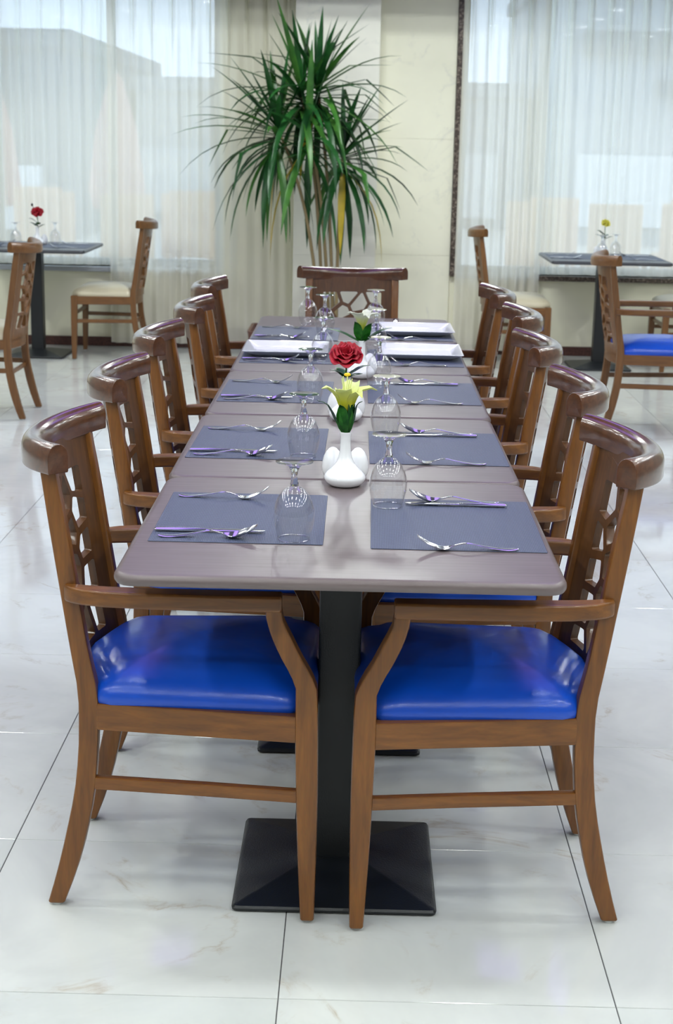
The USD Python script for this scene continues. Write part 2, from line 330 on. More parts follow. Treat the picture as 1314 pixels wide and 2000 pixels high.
for n, (a, b) in enumerate(((WL, WR), (RL, RR)), 1):
    w = thing(f'window_{n}', kind='structure')
    yf = YB + .15
    part(w, 'window_frame', cat(boxm(a, yf, ZS, a + .05, yf + .05, ZT), boxm(b - .05, yf, ZS, b, yf + .05, ZT), boxm(a, yf, ZS, b, yf + .05, ZS + .05), boxm(a, yf, ZT - .05, b, yf + .05, ZT)), 'aluminium', False)
    mids = [a + (b - a) * k / 2 for k in range(3)]
    part(w, 'mullion', boxm(mids[1] - .025, yf, ZS + .05, mids[1] + .025, yf + .05, ZT - .05), 'aluminium', False)
    for k in range(2):
        part(w, 'window_pane', boxm(mids[k] + .03, yf + .02, ZS + .05, mids[k + 1] - .03, yf + .026, ZT - .05), 'window_glass', False)
    part(w, 'window_sill', boxm(a - (.0 if n == 2 else .02), YB - .05, ZS - .035, b, YB + .15, ZS, .004), 'emperador' if n == 2 else 'sill_grey', False)

# ------------------------------------------------------------------ sheer curtains
def curtain(x0, x1, y, z0, z1, seed, matn, label, lam=.085, amp=.022):
    r = np.random.default_rng(seed); n = int((x1 - x0) / .0045); xs = np.linspace(x0, x1, n)
    zs = np.r_[np.linspace(z1, z1 - .9, 14), np.linspace(z1 - 1.0, z0, 12)]
    ph = np.cumsum(2 * PI * (xs[1] - xs[0]) / (lam * (1 + .45 * (meshkit.noise(np.c_[xs * 5, xs * 0 + seed, xs * 0], seed) - .5) * 2)))
    big = meshkit.noise(np.c_[xs * 2.3, xs * 0, xs * 0 + seed], seed + 1) - .5
    hook = np.zeros(n); p = x0 + .05
    while p < x1:
        hook += np.exp(-((xs - p) / .011) ** 2) - .6 * np.exp(-((xs - p - .02) / .009) ** 2); p += .135 * r.uniform(.9, 1.1)
    V = []
    for z in zs:
        t = smoothstep((z1 - z) / .95)
        yy = y + (amp * np.sin(ph + .6 * np.sin(z * 1.3 + xs * 3)) + .5 * amp * np.sin(ph * .41 + 1 + .4 * z)) * (.30 + .70 * t) * .62 + .03 * big * t + .055 * hook * (1 - t) ** 1.5
        V.append(np.c_[xs, yy, np.full(n, z)])
    V = np.array(V); m = len(zs); idx = np.arange(m * n).reshape(m, n)
    f = np.stack([idx[:-1, :-1], idx[1:, :-1], idx[1:, 1:], idx[:-1, 1:]], -1).reshape(-1, 4)
    t = thing('sheer_curtain', label, 'curtain', group=None)
    part(t, 'cloth', (V.reshape(-1, 3), f), matn, True)
    part(t, 'curtain_rail', boxm(x0, y - .02, z1 - .002, x1, y + .02, z1 + .022, .003), 'aluminium', False)
    return t
curtain(-1.76, -.462, YB - .085, .035, 2.596, 3, 'sheer_cloth', 'floor-length sheer cream curtain between the window and the tall plant')
curtain(-4.19, -1.72, YB + .06, ZS + .004, 2.57, 5, 'sheer_thin', 'sheer cream curtain hanging to the sill behind the table with the red rose')
curtain(.705, 1.31, YB - .085, .035, 2.596, 8, 'sheer_cloth', 'floor-length sheer cream curtain beside the dark marble jamb strip')
curtain(1.28, 4.38, YB + .06, ZS + .004, 2.57, 11, 'sheer_thin', 'sheer cream curtain hanging to the sill behind the table with the yellow rose')

# ------------------------------------------------------------------ ceiling downlights
DP = proto('downlight_pattern')
part(DP, 'trim_ring', lathe([(.102, 0), (.125, -.004), (.128, 0), (.128, .004), (.102, .004), (.102, 0)], 24), 'aluminium')
part(DP, 'lens', lathe([(0, -.0015), (.10, -.0015), (.10, .003), (0, .003)], 24), 'lamp_glow', False)
nl = 0
for yy in (-4.0, -2.6, -1.2, .2, 1.6, 3.0, 4.4, 5.8, 7.0):
    for xx in (-4.0, -2.9, -1.75, 1.75, 2.9, 4.0):
        if yy == 4.4 and abs(xx) < 2: continue
        if yy > 5 and abs(xx) < 2: continue
        thing('downlight', 'round recessed ceiling downlight shining down on the dining room', 'light', (xx, yy, ZC - .003), ref=DP, group='ceiling downlights')
for yy in (-4.0, -2.6, -1.2, .2, 6.1, 6.5):
    for xx in ((-.6, .6) if yy < 5 else (-.36, 0, .36)):
        thing('downlight', 'round recessed ceiling downlight shining down on the dining room', 'light', (xx, yy, ZC - .003), ref=DP, group='ceiling downlights')

# ------------------------------------------------------------------ chairs
PZ = [.006, .143, .28, .36, .43, .543, .62, .667, .79, .886, .896]
PO = [-.262, -.226, -.200, -.194, -.193, -.2075, -.2185, -.2252, -.2425, -.2550, -.2563]
PI_ = [-.229, -.185, -.161, -.156, -.154, -.1725, -.1843, -.1914, -.2097, -.2260, -.2273]
RR_, YE = .356, .23
PHM = math.asin(YE / RR_)
def post_c(z): return (spline(PZ, PO, z) + spline(PZ, PI_, z)) / 2
def arcx(phi): return RR_ * math.cos(PHM) - RR_ * np.cos(phi)
def back_pattern():
    r = np.random.default_rng(21); x0, x1, z0, z1 = -.142, .142, .470, .834
    pts = []
    cols, rows = 4, 5
    for a in range(cols):
        for b in range(rows):
            pts.append((x0 + (a + .5 + r.uniform(-.3, .3)) * (x1 - x0) / cols, z0 + (b + .5 + (.25 if a % 2 else -.25) + r.uniform(-.2, .2)) * (z1 - z0) / rows))
    pts = np.array(pts); keep = np.ones(len(pts), bool); keep[[11]] = False; pts = pts[keep]
    al = [pts]
    for k, c in ((0, x0), (0, x1), (1, z0), (1, z1)):
        q = pts.copy(); q[:, k] = 2 * c - q[:, k]; al.append(q)
    vo = Voronoi(np.vstack(al)); holes = []
    for i in range(len(pts)):
        poly = Polygon(vo.vertices[vo.regions[vo.point_region[i]]])
        h = poly.buffer(-.0060 - .0055 - r.uniform(0, .004)).buffer(.0055, 3)
        if h.area > 2e-4 and h.geom_type == 'Polygon': holes.append(h)
    return holes
HOLES = back_pattern()
def panel_mesh():
    smax, zb, zt, th = .192, .428, .893, .017
    outer = [(-smax, zb), (smax, zb), (smax, zt), (-smax, zt)]
    cs = m3.CrossSection([outer] , m3.FillRule.Positive)
    for h in HOLES:
        c = np.array(h.exterior.coords)[:-1]
        if Polygon(c).exterior.is_ccw is False: c = c[::-1]
        cs = cs - m3.CrossSection([c.tolist()], m3.FillRule.NonZero)
    m = m3.Manifold.extrude(cs, th).refine_to_length(.02)
    me = m.to_mesh(); v = np.array(me.vert_properties[:, :3], float); f = np.array(me.tri_verts)
    s, z, t = v[:, 0], v[:, 1], v[:, 2] - th / 2
    sag, hw_ = .041, .192; RP = (hw_ ** 2 + sag ** 2) / (2 * sag); pm_ = math.asin(hw_ / RP)
    phi = s / RP; R = RP + t
    x = post_c(z) + .001 + .016 * smoothstep((.60 - z) / .16) * 0 + RP * math.cos(pm_) - R * np.cos(phi); y = R * np.sin(phi)
    tm = trimesh.Trimesh(np.c_[x, y, z], f, process=False)
    if tm.volume < 0: tm.invert()
    return tm
def crest_mesh():
    prof = [(-.0200, .0), (-.0215, .003), (-.0218, .022)] + [(-.0218 * math.cos(a), .026 + .0290 * math.sin(a) ** .9) for a in np.linspace(.12, PI - .12, 13)] + [(.0218, .022), (.0215, .003), (.0200, .0)]
    prof = np.array(prof); rs = []
    ph = np.linspace(-PHM * 1.03, PHM * 1.03, 29)
    xe = -.219
    for i, p in enumerate(ph):
        q = prof.copy()
        if i in (0, len(ph) - 1): q = (q - [0, .027]) * .93 + [0, .027]
        zz = .8885 - .011 * math.cos(p / PHM * PI / 2)
        q[:, 0] = np.where(q[:, 0] < 0, q[:, 0] * (1 + .30 * math.cos(p / PHM * PI / 2) ** .7), q[:, 0])
        R = RR_ + q[:, 0]
        rs.append(np.c_[xe + RR_ * math.cos(PHM) - R * math.cos(p), R * math.sin(p), zz + q[:, 1]])
    e = rs[0] + (rs[1] - rs[0]) * .04; rs[0] = rs[0]
    return loft([rs[0], (rs[0] - rs[0].mean(0)) / .93 + rs[0].mean(0) + (rs[1].mean(0) - rs[0].mean(0)) * .08] + rs[1:-1] + [(rs[-1] - rs[-1].mean(0)) / .93 + rs[-1].mean(0) + (rs[-2].mean(0) - rs[-1].mean(0)) * .08, rs[-1]])
def xz_post(zs, xo, xi, y, hy, yb=None, n=22, r=.005):
    q = np.linspace(zs[0], zs[-1], n); a, b = spline(zs, xo, q), spline(zs, xi, q); st = []
    for k, z in enumerate(q):
        st.append(((((a[k] + b[k]) / 2), y if yb is None else y + (yb - y) * k / (n - 1), z), (1, 0, 0), (0, 1, 0), (b[k] - a[k]) / 2, hy))
    return bar(st, r, 2)
def seat_mesh(rear):
    pts = [(.266, -.214), (.266, .214), (.222, .218), (.222, .238), (0.0, .222), (-.150 + rear, .213), (-.176 + rear, .165), (-.196 + rear, .10), (-.212 + rear, .04), (-.212 + rear, -.04), (-.196 + rear, -.10), (-.176 + rear, -.165), (-.150 + rear, -.213), (0.0, -.222), (.222, -.238), (.222, -.218)]
    pg = Polygon(pts).buffer(-.006).buffer(.012).buffer(-.006)
    c = np.array([.02, 0.0]); n = 72; out = []
    for k in range(n):
        a = 2 * PI * k / n; far = c + np.array([math.cos(a), math.sin(a)])
        from shapely.geometry import LineString
        hit = pg.exterior.intersection(LineString([c, far])); h = np.array(hit.coords[0] if hit.geom_type == 'Point' else list(hit.geoms)[0].coords[0]); out.append(h)
    O = np.array(out); rs = []
    for s, z in ((.985, .427), (1.0, .433), (1.004, .443), (.997, .452), (.98, .461), (.945, .4705), (.88, .481), (.78, .4905), (.62, .4995), (.42, .506), (.2, .5095), (.03, .5105)):
        rs.append(np.c_[c + (O - c) * s, np.full(n, z)])
    return loft(rs)
def make_chair(P, arms, seatm, fam, panel, crest, rear=0.0):
    U, L, C = fam + '_upright', fam + '_lengthwise', fam + '_crosswise'
    mv = trimesh.transformations.translation_matrix([rear, 0, 0])
    part(P, 'seat', seat_mesh(rear), seatm, 50)
    m = panel_mesh(); m.apply_transform(mv); part(P, 'backrest', m, panel, 30)
    m = crest_mesh(); m.apply_transform(mv); part(P, 'crest_rail', m, crest, 40)
    for s in (-1, 1):
        m = xz_post(PZ, PO, PI_, s * .193, .016); m.apply_transform(mv)
        lg = part(P, 'rear_leg', m, U); g = lathe([(0, 0), (.011, 0), (.012, .002), (.012, .0075), (0, .0075)], 14); g.apply_translation([-.2455 + rear, s * .193, 0]); part(lg, 'glide', g, 'clear_plastic')
        if arms:
            zz = [.006, .25, .43, .485, .515, .545, .59, .625, .641]
            m = xz_post(zz, [.242, .231, .227, .227, .216, .200, .180, .170, .168], [.269, .272, .270, .268, .256, .239, .217, .201, .199], s * .240, .019, n=34)
        else:
            m = xz_post([.006, .25, .43, .436], [.240, .230, .226, .226], [.268, .271, .270, .270], s * .240, .019, n=10)
        lg = part(P, 'front_leg', m, U); g = lathe([(0, 0), (.010, 0), (.011, .002), (.011, .0075), (0, .0075)], 14); g.apply_translation([.2555, s * .24, 0]); part(lg, 'glide', g, 'clear_plastic')
        if arms:
            st = [((x, s * y, .654), (0, 1, 0), (0, 0, 1), a, .016) for x, y, a in ((-.213, .209, .008), (-.200, .216, .014), (-.175, .226, .018), (-.13, .235, .0205), (-.05, .241, .0215), (.08, .244, .0215), (.199, .2435, .0205))]
            part(P, 'armrest', bar(st, .006, 3), L)
        part(P, 'side_rail', bar([((-.158 + rear, s * .199, .4035), (0, 1, 0), (0, 0, 1), .011, .027), ((.04, s * .222, .4035), (0, 1, 0), (0, 0, 1), .011, .027), ((.230, s * .244, .4035), (0, 1, 0), (0, 0, 1), .011, .027)], .003, 2), L)
        part(P, 'stretcher', bar([((-.166 + rear, s * .198, .264), (0, 1, 0), (0, 0, 1), .009, .013), ((.05, s * .22, .264), (0, 1, 0), (0, 0, 1), .009, .013), ((.236, s * .242, .264), (0, 1, 0), (0, 0, 1), .009, .013)], .003, 2), L)
    part(P, 'front_rail', bar([((.249, y, .4035), (1, 0, 0), (0, 0, 1), .011, .027) for y in (-.222, 0, .222)], .003, 2), C)
    rs = []
    for p in np.linspace(-.36, .36, 13):
        rs.append(((-.172 + rear + .5 * math.cos(.36) - .5 * math.cos(p), .5 * math.sin(p), .4035), (-math.cos(p), math.sin(p), 0), (0, 0, 1), .011, .027))
    part(P, 'rear_rail', bar(rs, .003, 2), C)
    if not arms:
        part(P, 'cross_stretcher', bar([((.245, y, .315), (1, 0, 0), (0, 0, 1), .008, .012) for y in (-.222, 0, .222)], .003, 2), C)
        part(P, 'cross_stretcher', bar([((-.176 + rear, y, .245), (1, 0, 0), (0, 0, 1), .008, .012) for y in (-.178, 0, .178)], .003, 2), C)
PA = proto('armchair_pattern'); make_chair(PA, True, 'vinyl_blue', 'wood', 'wood_panel', 'wood_mahogany')
PO_ = proto('oak_armchair_pattern'); make_chair(PO_, True, 'vinyl_blue', 'oak', 'oak_upright', 'oak_crosswise')
PS = proto('side_chair_pattern'); make_chair(PS, False, 'vinyl_cream', 'oak', 'oak_upright', 'oak_crosswise', rear=.03)
ORD = ['nearest', 'second', 'third', 'fourth', 'farthest']
lx = [-.309, -.318, -.322, -.295, -.320]; ly = [.413, 1.195, 1.975, 2.755, 3.535]
rx = [.297, .310, .298, .332, .312]; ry = [.392, 1.140, 1.915, 2.690, 3.425]
lrot = [.006, .012, -.01, .02, -.015]; rrot = [.012, -.02, .01, -.015, .02]
for k in range(5):
    thing('dining_armchair', f'brown wooden armchair with blue seat, {ORD[k]} on the left of the long table', 'chair', (lx[k], ly[k], 0), lrot[k], 'armchairs along the long table', ref=PA)
for k in range(5):
    thing('dining_armchair', f'brown wooden armchair with blue seat, {ORD[k]} on the right of the long table', 'chair', (rx[k], ry[k], 0), PI + rrot[k], 'armchairs along the long table', ref=PA)
thing('dining_armchair', 'dark brown wooden armchair at the head of the long table, facing down its length', 'chair', (-.005, 4.10, 0), -PI / 2 + .01, 'armchairs along the long table', ref=PA)
thing('dining_armchair', 'light brown wooden armchair with blue seat at the window table with the yellow rose', 'chair', (1.575, 5.60, 0), .0, ref=PO_)
thing('side_chair', 'armless wooden chair with cream seat tucked at the window table with the red rose', 'chair', (-1.655, 7.99, 0), PI + .02, 'armless cream seated chairs', ref=PS)
thing('side_chair', 'armless wooden chair turned away at the left, in front of the red rose table', 'chair', (-1.975, 5.66, 0), PI - .02, 'armless cream seated chairs', ref=PS)
thing('side_chair', 'armless cream seated chair between the jamb strip and the yellow rose table', 'chair', (1.045, 7.86, 0), -.03, 'armless cream seated chairs', ref=PS)
thing('side_chair', 'armless cream seated chair at the far right side of the yellow rose table', 'chair', (2.335, 7.93, 0), PI, 'armless cream seated chairs', ref=PS)

# ------------------------------------------------------------------ tables
def make_table(TP, top):
    h = .4005
    part(TP, 'tabletop', rects([(h - .012, h - .012, .028, .7265), (h - .004, h - .004, .036, .7285), (h - .0008, h - .0008, .0392, .7335), (h, h, .04, .738), (h - .0008, h - .0008, .0392, .743), (h - .004, h - .004, .036, .7475), (h - .008, h - .008, .032, .7495), (h - .014, h - .014, .026, .75)], 6), top, 40)
    part(TP, 'column', rects([(.042, .042, .006, .035), (.0425, .0425, .006, .04), (.0425, .0425, .006, .72)], 2), 'cast_iron', 30)
    part(TP, 'base', rects([(.196, .196, .004, 0), (.203, .203, .01, .004), (.204, .204, .011, .009), (.201, .201, .009, .0135), (.195, .195, .006, .0155), (.060, .060, .004, .044), (.046, .046, .004, .046)], 3), 'cast_iron', 20)
    part(TP, 'mounting_plate', boxm(-.17, -.17, .7195, .17, .17, .7264, .002), 'cast_iron', False)
TP = proto('table_pattern'); make_table(TP, 'laminate')
TD = proto('slate_table_pattern'); make_table(TD, 'laminate_slate')
tcx = [0, -.003, .0, -.001, .005]; tcy = [.399, 1.2035, 2.015, 2.8195, 3.624]
tdz = [0, .0, .0, 0, .0]
for k in range(5):
    lab = {0: 'nearest brown laminate pedestal table, its front edge facing the viewer', 1: 'second brown pedestal table from the front, with the red rose', 2: 'third brown pedestal table from the front, with the cream lily', 3: 'fourth brown pedestal table, with a square plate on both sides', 4: 'farthest brown pedestal table of the row, before the head chair'}[k]
    thing('pedestal_table', lab, 'table', (tcx[k], tcy[k], tdz[k]), [0, .003, -.002, .003, 0][k], 'tables pushed together in a row', ref=TP)
LT, RT, ST = (-2.19, 7.95), (1.685, 7.93), .012
SP = {}
for (x, y), lab in ((LT, 'slate-dark pedestal table by the window with the red rose'), (RT, 'slate-dark pedestal table by the window with the yellow rose')):
    thing('pedestal_table', lab, 'table', (x, y, 0), 0, ref=TD)

# ------------------------------------------------------------------ table settings
def ribbon(st, m=7):
    """(s, z, half width, cup depth, half thickness) stations -> solid along x"""
    rs = []
    for s, z, w, cup, t in st:
        u = np.linspace(-1, 1, m); zc = z - cup * (1 - u ** 2)
        top = np.c_[np.full(m, s), u * w, zc + t * (1 - .6 * u ** 4)]; bot = np.c_[np.full(m, s), u[::-1] * w, zc[::-1] - t * (1 - .6 * u[::-1] ** 4)]
        rs.append(np.vstack([top, bot]))
    return loft(rs)
def zprof(s): return spline([0, .02, .05, .075, .098, .120, .141, .165, .192], [.0030, .0014, .0046, .0092, .0132, .0086, .0034, .0105, .0275], s)
def handle(s1, wend):
    S = np.linspace(0, s1, 26); out = []
    for s in S:
        w = spline([0, .004, .015, .035, .09, .115, s1], [.0025, .0065, .0092, .0088, .0042, .0036, wend], s); out.append((s, zprof(s), w, 0.0, .0012 if s > .1 else .0010))
    return out
FP = proto('fork_pattern')
st = handle(.124, .0042) + [(s, zprof(s), w, .0006, .0010) for s, w in ((.129, .0075), (.134, .0108), (.140, .0124), (.147, .0128), (.152, .0128))]
part(FP, 'handle', ribbon(st), 'steel', 40)
for k in range(4):
    y = (k - 1.5) * .0071
    part(FP, 'tine', bar([((s, y * (1 - .12 * (s - .15) / .04), zprof(s)), (0, 1, 0), (0, 0, 1), w, .0010) for s, w in ((.151, .0022), (.160, .0019), (.168, .0018), (.176, .0017), (.184, .0015), (.191, .0010))], .0007, 1), 'steel', 40)
PSN = proto('spoon_pattern')
st = handle(.124, .0044)
part(PSN, 'handle', ribbon(st), 'steel', 40)
S = np.linspace(.122, .190, 20); bw = []
for s in S:
    t = (s - .122) / .068; w = max(.0012, .0198 * (max(0, 1 - (2 * t - 1.06) ** 2 / 1.123)) ** .55)
    bw.append((s, zprof(s) + .0035 * math.sin(PI * min(1, t)), w, .0062 * math.sin(PI * min(1, t)) ** .7 if 0 < t < 1 else 0.0, .0008))
part(PSN, 'bowl', ribbon(bw, 11), 'steel', 60)
KP = proto('knife_pattern')
part(KP, 'handle', ribbon([(s, .0042, w, 0, t) for s, w, t in ((0, .004, .0016), (.004, .0075, .003), (.05, .0078, .0034), (.09, .0062, .0028), (.10, .0055, .0022))]), 'steel', 40)
part(KP, 'blade', ribbon([(s, .0042, w, 0, t) for s, w, t in ((.098, .0055, .0020), (.106, .0082, .0012), (.15, .0094, .0010), (.19, .0090, .0009), (.205, .0068, .0008), (.213, .0025, .0006))]), 'steel', 40)
MP = proto('placemat_pattern')
part(MP, 'weave', rects([(.1655, .2045, .003, 0), (.166, .205, .003, .0006), (.1655, .2045, .003, .0014)], 2), 'placemat', 30)
GP = proto('goblet_pattern')
out = [(.0308, .0006), (.0322, .006), (.0352, .018), (.0385, .033), (.0398, .047), (.0388, .060), (.0350, .074), (.0285, .087), (.0200, .0965), (.0120, .1025), (.0065, .1050)]
inn = [(.0296, .0006), (.0310, .006), (.0340, .018), (.0373, .033), (.0386, .047), (.0376, .060), (.0338, .0735), (.0272, .0860), (.0185, .0950), (.0100, .0995), (0.0005, .1010)]
prof = [(.0005, .1052)] + out[::-1] + [(.0302, 0.0)] + inn
part(GP, 'bowl', lathe(prof, 48), 'thin_glass', 50)
rim_ = trimesh.creation.torus(.0303, .0011, 48, 8); rim_.apply_translation([0, 0, .0011]); part(GP, 'rim', rim_, 'rim_glass', 60)
part(GP, 'stem', lathe([(0, .1056), (.0085, .1056), (.0078, .110), (.0062, .117), (.0060, .125), (.0068, .132), (.0088, .138), (.0098, .1405), (0, .1405)], 32), 'goblet_glass', 50)
part(GP, 'foot', lathe([(0, .1408), (.0102, .1408), (.0150, .1455), (.0230, .1487), (.0320, .1502), (.0358, .1510), (.0362, .1520), (.0355, .1530), (.020, .1526), (0, .1522)], 48), 'rim_glass', 40)
VP = proto('vase_pattern')
part(VP, 'body', lathe([(0, 0), (.029, 0), (.036, .003), (.0425, .009), (.0460, .016), (.0462, .021), (.0435, .0265), (.0385, .032), (.0325, .0375), (.0255, .0445), (.0192, .053), (.0148, .064), (.0122, .079), (.0113, .095), (.0113, .110), (.0124, .116), (.0128, .119), (.0122, .1205), (.0102, .1195), (.0095, .112), (.0095, .085), (0, .084)], 48), 'porcelain', 50)
KS = proto('shaker_pattern')
part(KS, 'body', lathe([(0, 0), (.016, 0), (.0205, .004), (.0238, .014), (.0245, .024), (.0235, .036), (.0205, .048), (.0150, .059), (.0080, .066), (.003, .0682), (0, .0685)], 36), 'porcelain', 60)
PP = proto('plate_pattern')
q = .15
part(PP, 'dish', rects([(.085, .085, .004, 0), (.100, .100, .005, .0008), (.112, .112, .006, .006), (q - .004, q - .004, .006, .0215), (q, q, .007, .0235), (q - .0012, q - .0012, .006, .0252), (q - .008, q - .008, .005, .0246), (.116, .116, .006, .0092), (.108, .108, .006, .0066), (.05, .05, .005, .0062)], 3), 'porcelain', 25)

ZT_ = .75; ZM = ZT_ + .0002; ZO = ZM + .0016
jr = random.Random(11)
def setting(tname, cx, cy, side, z0, items, gl, cname=None):
    """side -1: the diner sits at -x and faces +x"""
    sd = 'left' if side < 0 else 'right'
    thing('placemat', f'dark blue-grey woven placemat on the {sd} side of the {tname}', 'placemat', (cx, cy, z0 + .0002), jr.uniform(-.012, .012), 'placemats', ref=MP)
    zo = z0 + .0002 + .0016
    rz = 0.0 if side < 0 else PI
    hx = cx - .162 if side < 0 else cx + .118
    if 'f' in items:
        thing('fork', f'steel fork with upturned tines on the {sd} placemat of the {tname}', 'fork', (hx + jr.uniform(-.004, .004) + (.012 if side < 0 else -.008), cy + (.165 if side < 0 else -.196), zo), rz + (-.10 if side < 0 else .04) + jr.uniform(-.03, .03), 'forks', ref=FP)
    if 'k' in items:
        thing('table_knife', f'steel knife lying on the {sd} placemat of the {tname}', 'knife', (hx + jr.uniform(-.003, .003), cy + (-.129 if side < 0 else .150), zo), rz + jr.uniform(-.02, .02), 'knives', ref=KP)
    if 's' in items:
        thing('spoon', f'steel spoon lying beside the knife on the {sd} placemat of the {tname}', 'spoon', (hx + .012 * -side, cy + (-.172 if side < 0 else .180), zo), rz + (.02 if side < 0 else -.015) + jr.uniform(-.015, .015), 'spoons', ref=PSN)
    if gl:
        thing('wine_goblet', f'upside-down clear glass goblet by the {sd} placemat of the {tname}', 'glass', (gl[0], gl[1], z0 + (.0018 if gl[2] else .0002)), 0, 'upturned goblets', ref=GP)
TN = ['nearest table', 'second table', 'third table', 'fourth table', 'farthest table']
my_l = [.432, 1.208, 2.012, 2.800, 3.428]; my_r = [.413, 1.185, 2.035, 2.800, 3.480]
gl_l = [(-.092, .262, 1), (-.103, 1.04, 1), (-.113, 1.835, 1), (-.096, 2.635, 1), (-.108, 3.43, 1)]
gl_r = [(.092, .552, 1), (.099, 1.350, 1), (.090, 2.140, 1), (.088, 2.930, 1), (.092, 3.66, 1)]
it_l = ['fks', 'fks', 'fks', 'ks', 'fks']; it_r = ['fks', 'fks', 'fks', 'f', 'f']
for k in range(5):
    setting(TN[k], -.201 - (.016 if k else 0), my_l[k], -1, ZT_, it_l[k], gl_l[k])
    setting(TN[k], .222, my_r[k], 1, ZT_, it_r[k], gl_r[k])
thing('serving_plate', 'square white porcelain plate on the left of the fourth table', 'plate', (-.230, 2.852, ZO), .01, 'square white plates', ref=PP)
thing('serving_plate', 'square white porcelain plate on the right of the fourth table', 'plate', (.243, 2.848, ZO), -.008, 'square white plates', ref=PP)
thing('serving_plate', 'square white porcelain plate on the right of the farthest table', 'plate', (.250, 3.505, ZO), .006, 'square white plates', ref=PP)
thing('wine_goblet', 'upside-down glass goblet farthest back, before the head chair', 'glass', (-.186, 3.74, ZT_ + .0004), 0, 'upturned goblets', ref=GP)
thing('fork', 'steel fork before the head chair, its tines towards the viewer', 'fork', (.180, 3.985, ZT_ + .0004), -PI / 2, 'forks', ref=FP)
for (tx, ty), nm in ((LT, 'red rose window table'), (RT, 'yellow rose window table')):
    for s in (-1, 1):
        dx = (-.14 if s < 0 else .115) if nm[0] == 'r' else (-.025 if s < 0 else .09)
        setting(nm, tx + s * .215, ty, s, ZT_, 'fks', (tx + dx, ty + (.05 + .04 * s if nm[0] == 'r' else -.045 if s < 0 else .09), abs(dx) > .05))

# flowers in vases
def petal(r0, pts, widths, ang, th=.0005, cup=.25, m=5):
    """pts: (radius, z) midrib; widths: half width at each; cup: sideways lift"""
    V = []
    for (r, z), w in zip(pts, widths):
        for u in np.linspace(-1, 1, m):
            V.append((r0 + r, u * w, z + cup * w * u * u))
    V = np.array(V); n = len(pts); idx = np.arange(n * m).reshape(n, m)
    f = np.stack([idx[:-1, :-1], idx[1:, :-1], idx[1:, 1:], idx[:-1, 1:]], -1).reshape(-1, 4)
    c, s = math.cos(ang), math.sin(ang); V = V @ np.array([[c, s, 0], [-s, c, 0], [0, 0, 1]])
    f = np.vstack([f[:, [0, 1, 2]], f[:, [0, 2, 3]]])
    tm = trimesh.Trimesh(V, f, process=False)
    vn = tm.vertex_normals
    V2 = np.vstack([V + vn * th, V - vn * th]); k = len(V)
    edge = list(idx[0, :]) + list(idx[1:, -1]) + list(idx[-1, ::-1][1:]) + list(idx[::-1, 0][1:-1])
    fs = [tuple(a) for a in f] + [(b[0] + k, b[2] + k, b[1] + k) for b in f]
    for a, b in zip(edge, edge[1:] + edge[:1]): fs += [(a, b, b + k), (a, b + k, a + k)]
    return trimesh.Trimesh(V2, np.array(fs), process=False)
def leaf(path_pts, width, ang, m=3, prof=(.35, .8, 1.0, .8, .45, .06), th=.0004, cup=-.25):
    S = np.linspace(0, 1, 7); P = np.array([spline(np.linspace(0, 1, len(path_pts)), [p[k] for p in path_pts], S) for k in (0, 1)]).T
    W = spline(np.linspace(0, 1, len(prof)), prof, S) * width
    return petal(0, [tuple(p) for p in P], W, ang, th, cup, m)
def lily(loc, label, pm, petal_len, leaves, rot=0.0, stamens=True):
    t = thing('lily_flower', label, 'flower', loc, rot)
    part(t, 'stem', tube([(0, 0, -.03), (0, 0, 0), (0, 0, .034)], .0028, 8), 'leaf_green')
    for k in range(6):
        a = k * PI / 3 + (0 if k % 2 else .1); L = petal_len * (1 + .12 * math.sin(k * 2.1)); fl_ = 1 + .25 * math.sin(k * 1.7 + 1)
        pts = [(.002, .030), (.008, .043), (.014, .058), (.021, .074), (.032, .088), (.046 * fl_, .094 + .006 * math.sin(k * 3)), (.058 * fl_, .090 + .010 * math.sin(k * 5))]
        pts = [(r * L, .03 + (z - .03) * L) for r, z in pts]
        part(t, 'petal', petal(0, pts, np.array([.004, .009, .0135, .0165, .0165, .011, .0015]) * L, a, .0005, .5), pm, 60)
    if stamens:
        for k in range(5):
            a = k * 2 * PI / 5; r = .012
            part(t, 'stamen', cat(tube([(0, 0, .05), (r * .5 * math.cos(a), r * .5 * math.sin(a), .09), (r * math.cos(a), r * math.sin(a), .118 + .006 * (k % 2))], .0012, 6),), pm)
        an = trimesh.creation.icosphere(2, .0052); an.apply_scale([1.5, 1, .8]); an.apply_translation([.001, .0, .127]); part(t, 'anther', an, 'stamen_yellow')
    for ang, tipr, tipz, w, mt in leaves:
        part(t, 'leaf', leaf([(.003, -.004), (.010 + tipr * .2, tipz * .42), (tipr * .62, tipz * .86), (tipr, tipz)], w, ang), mt, 60)
    return t
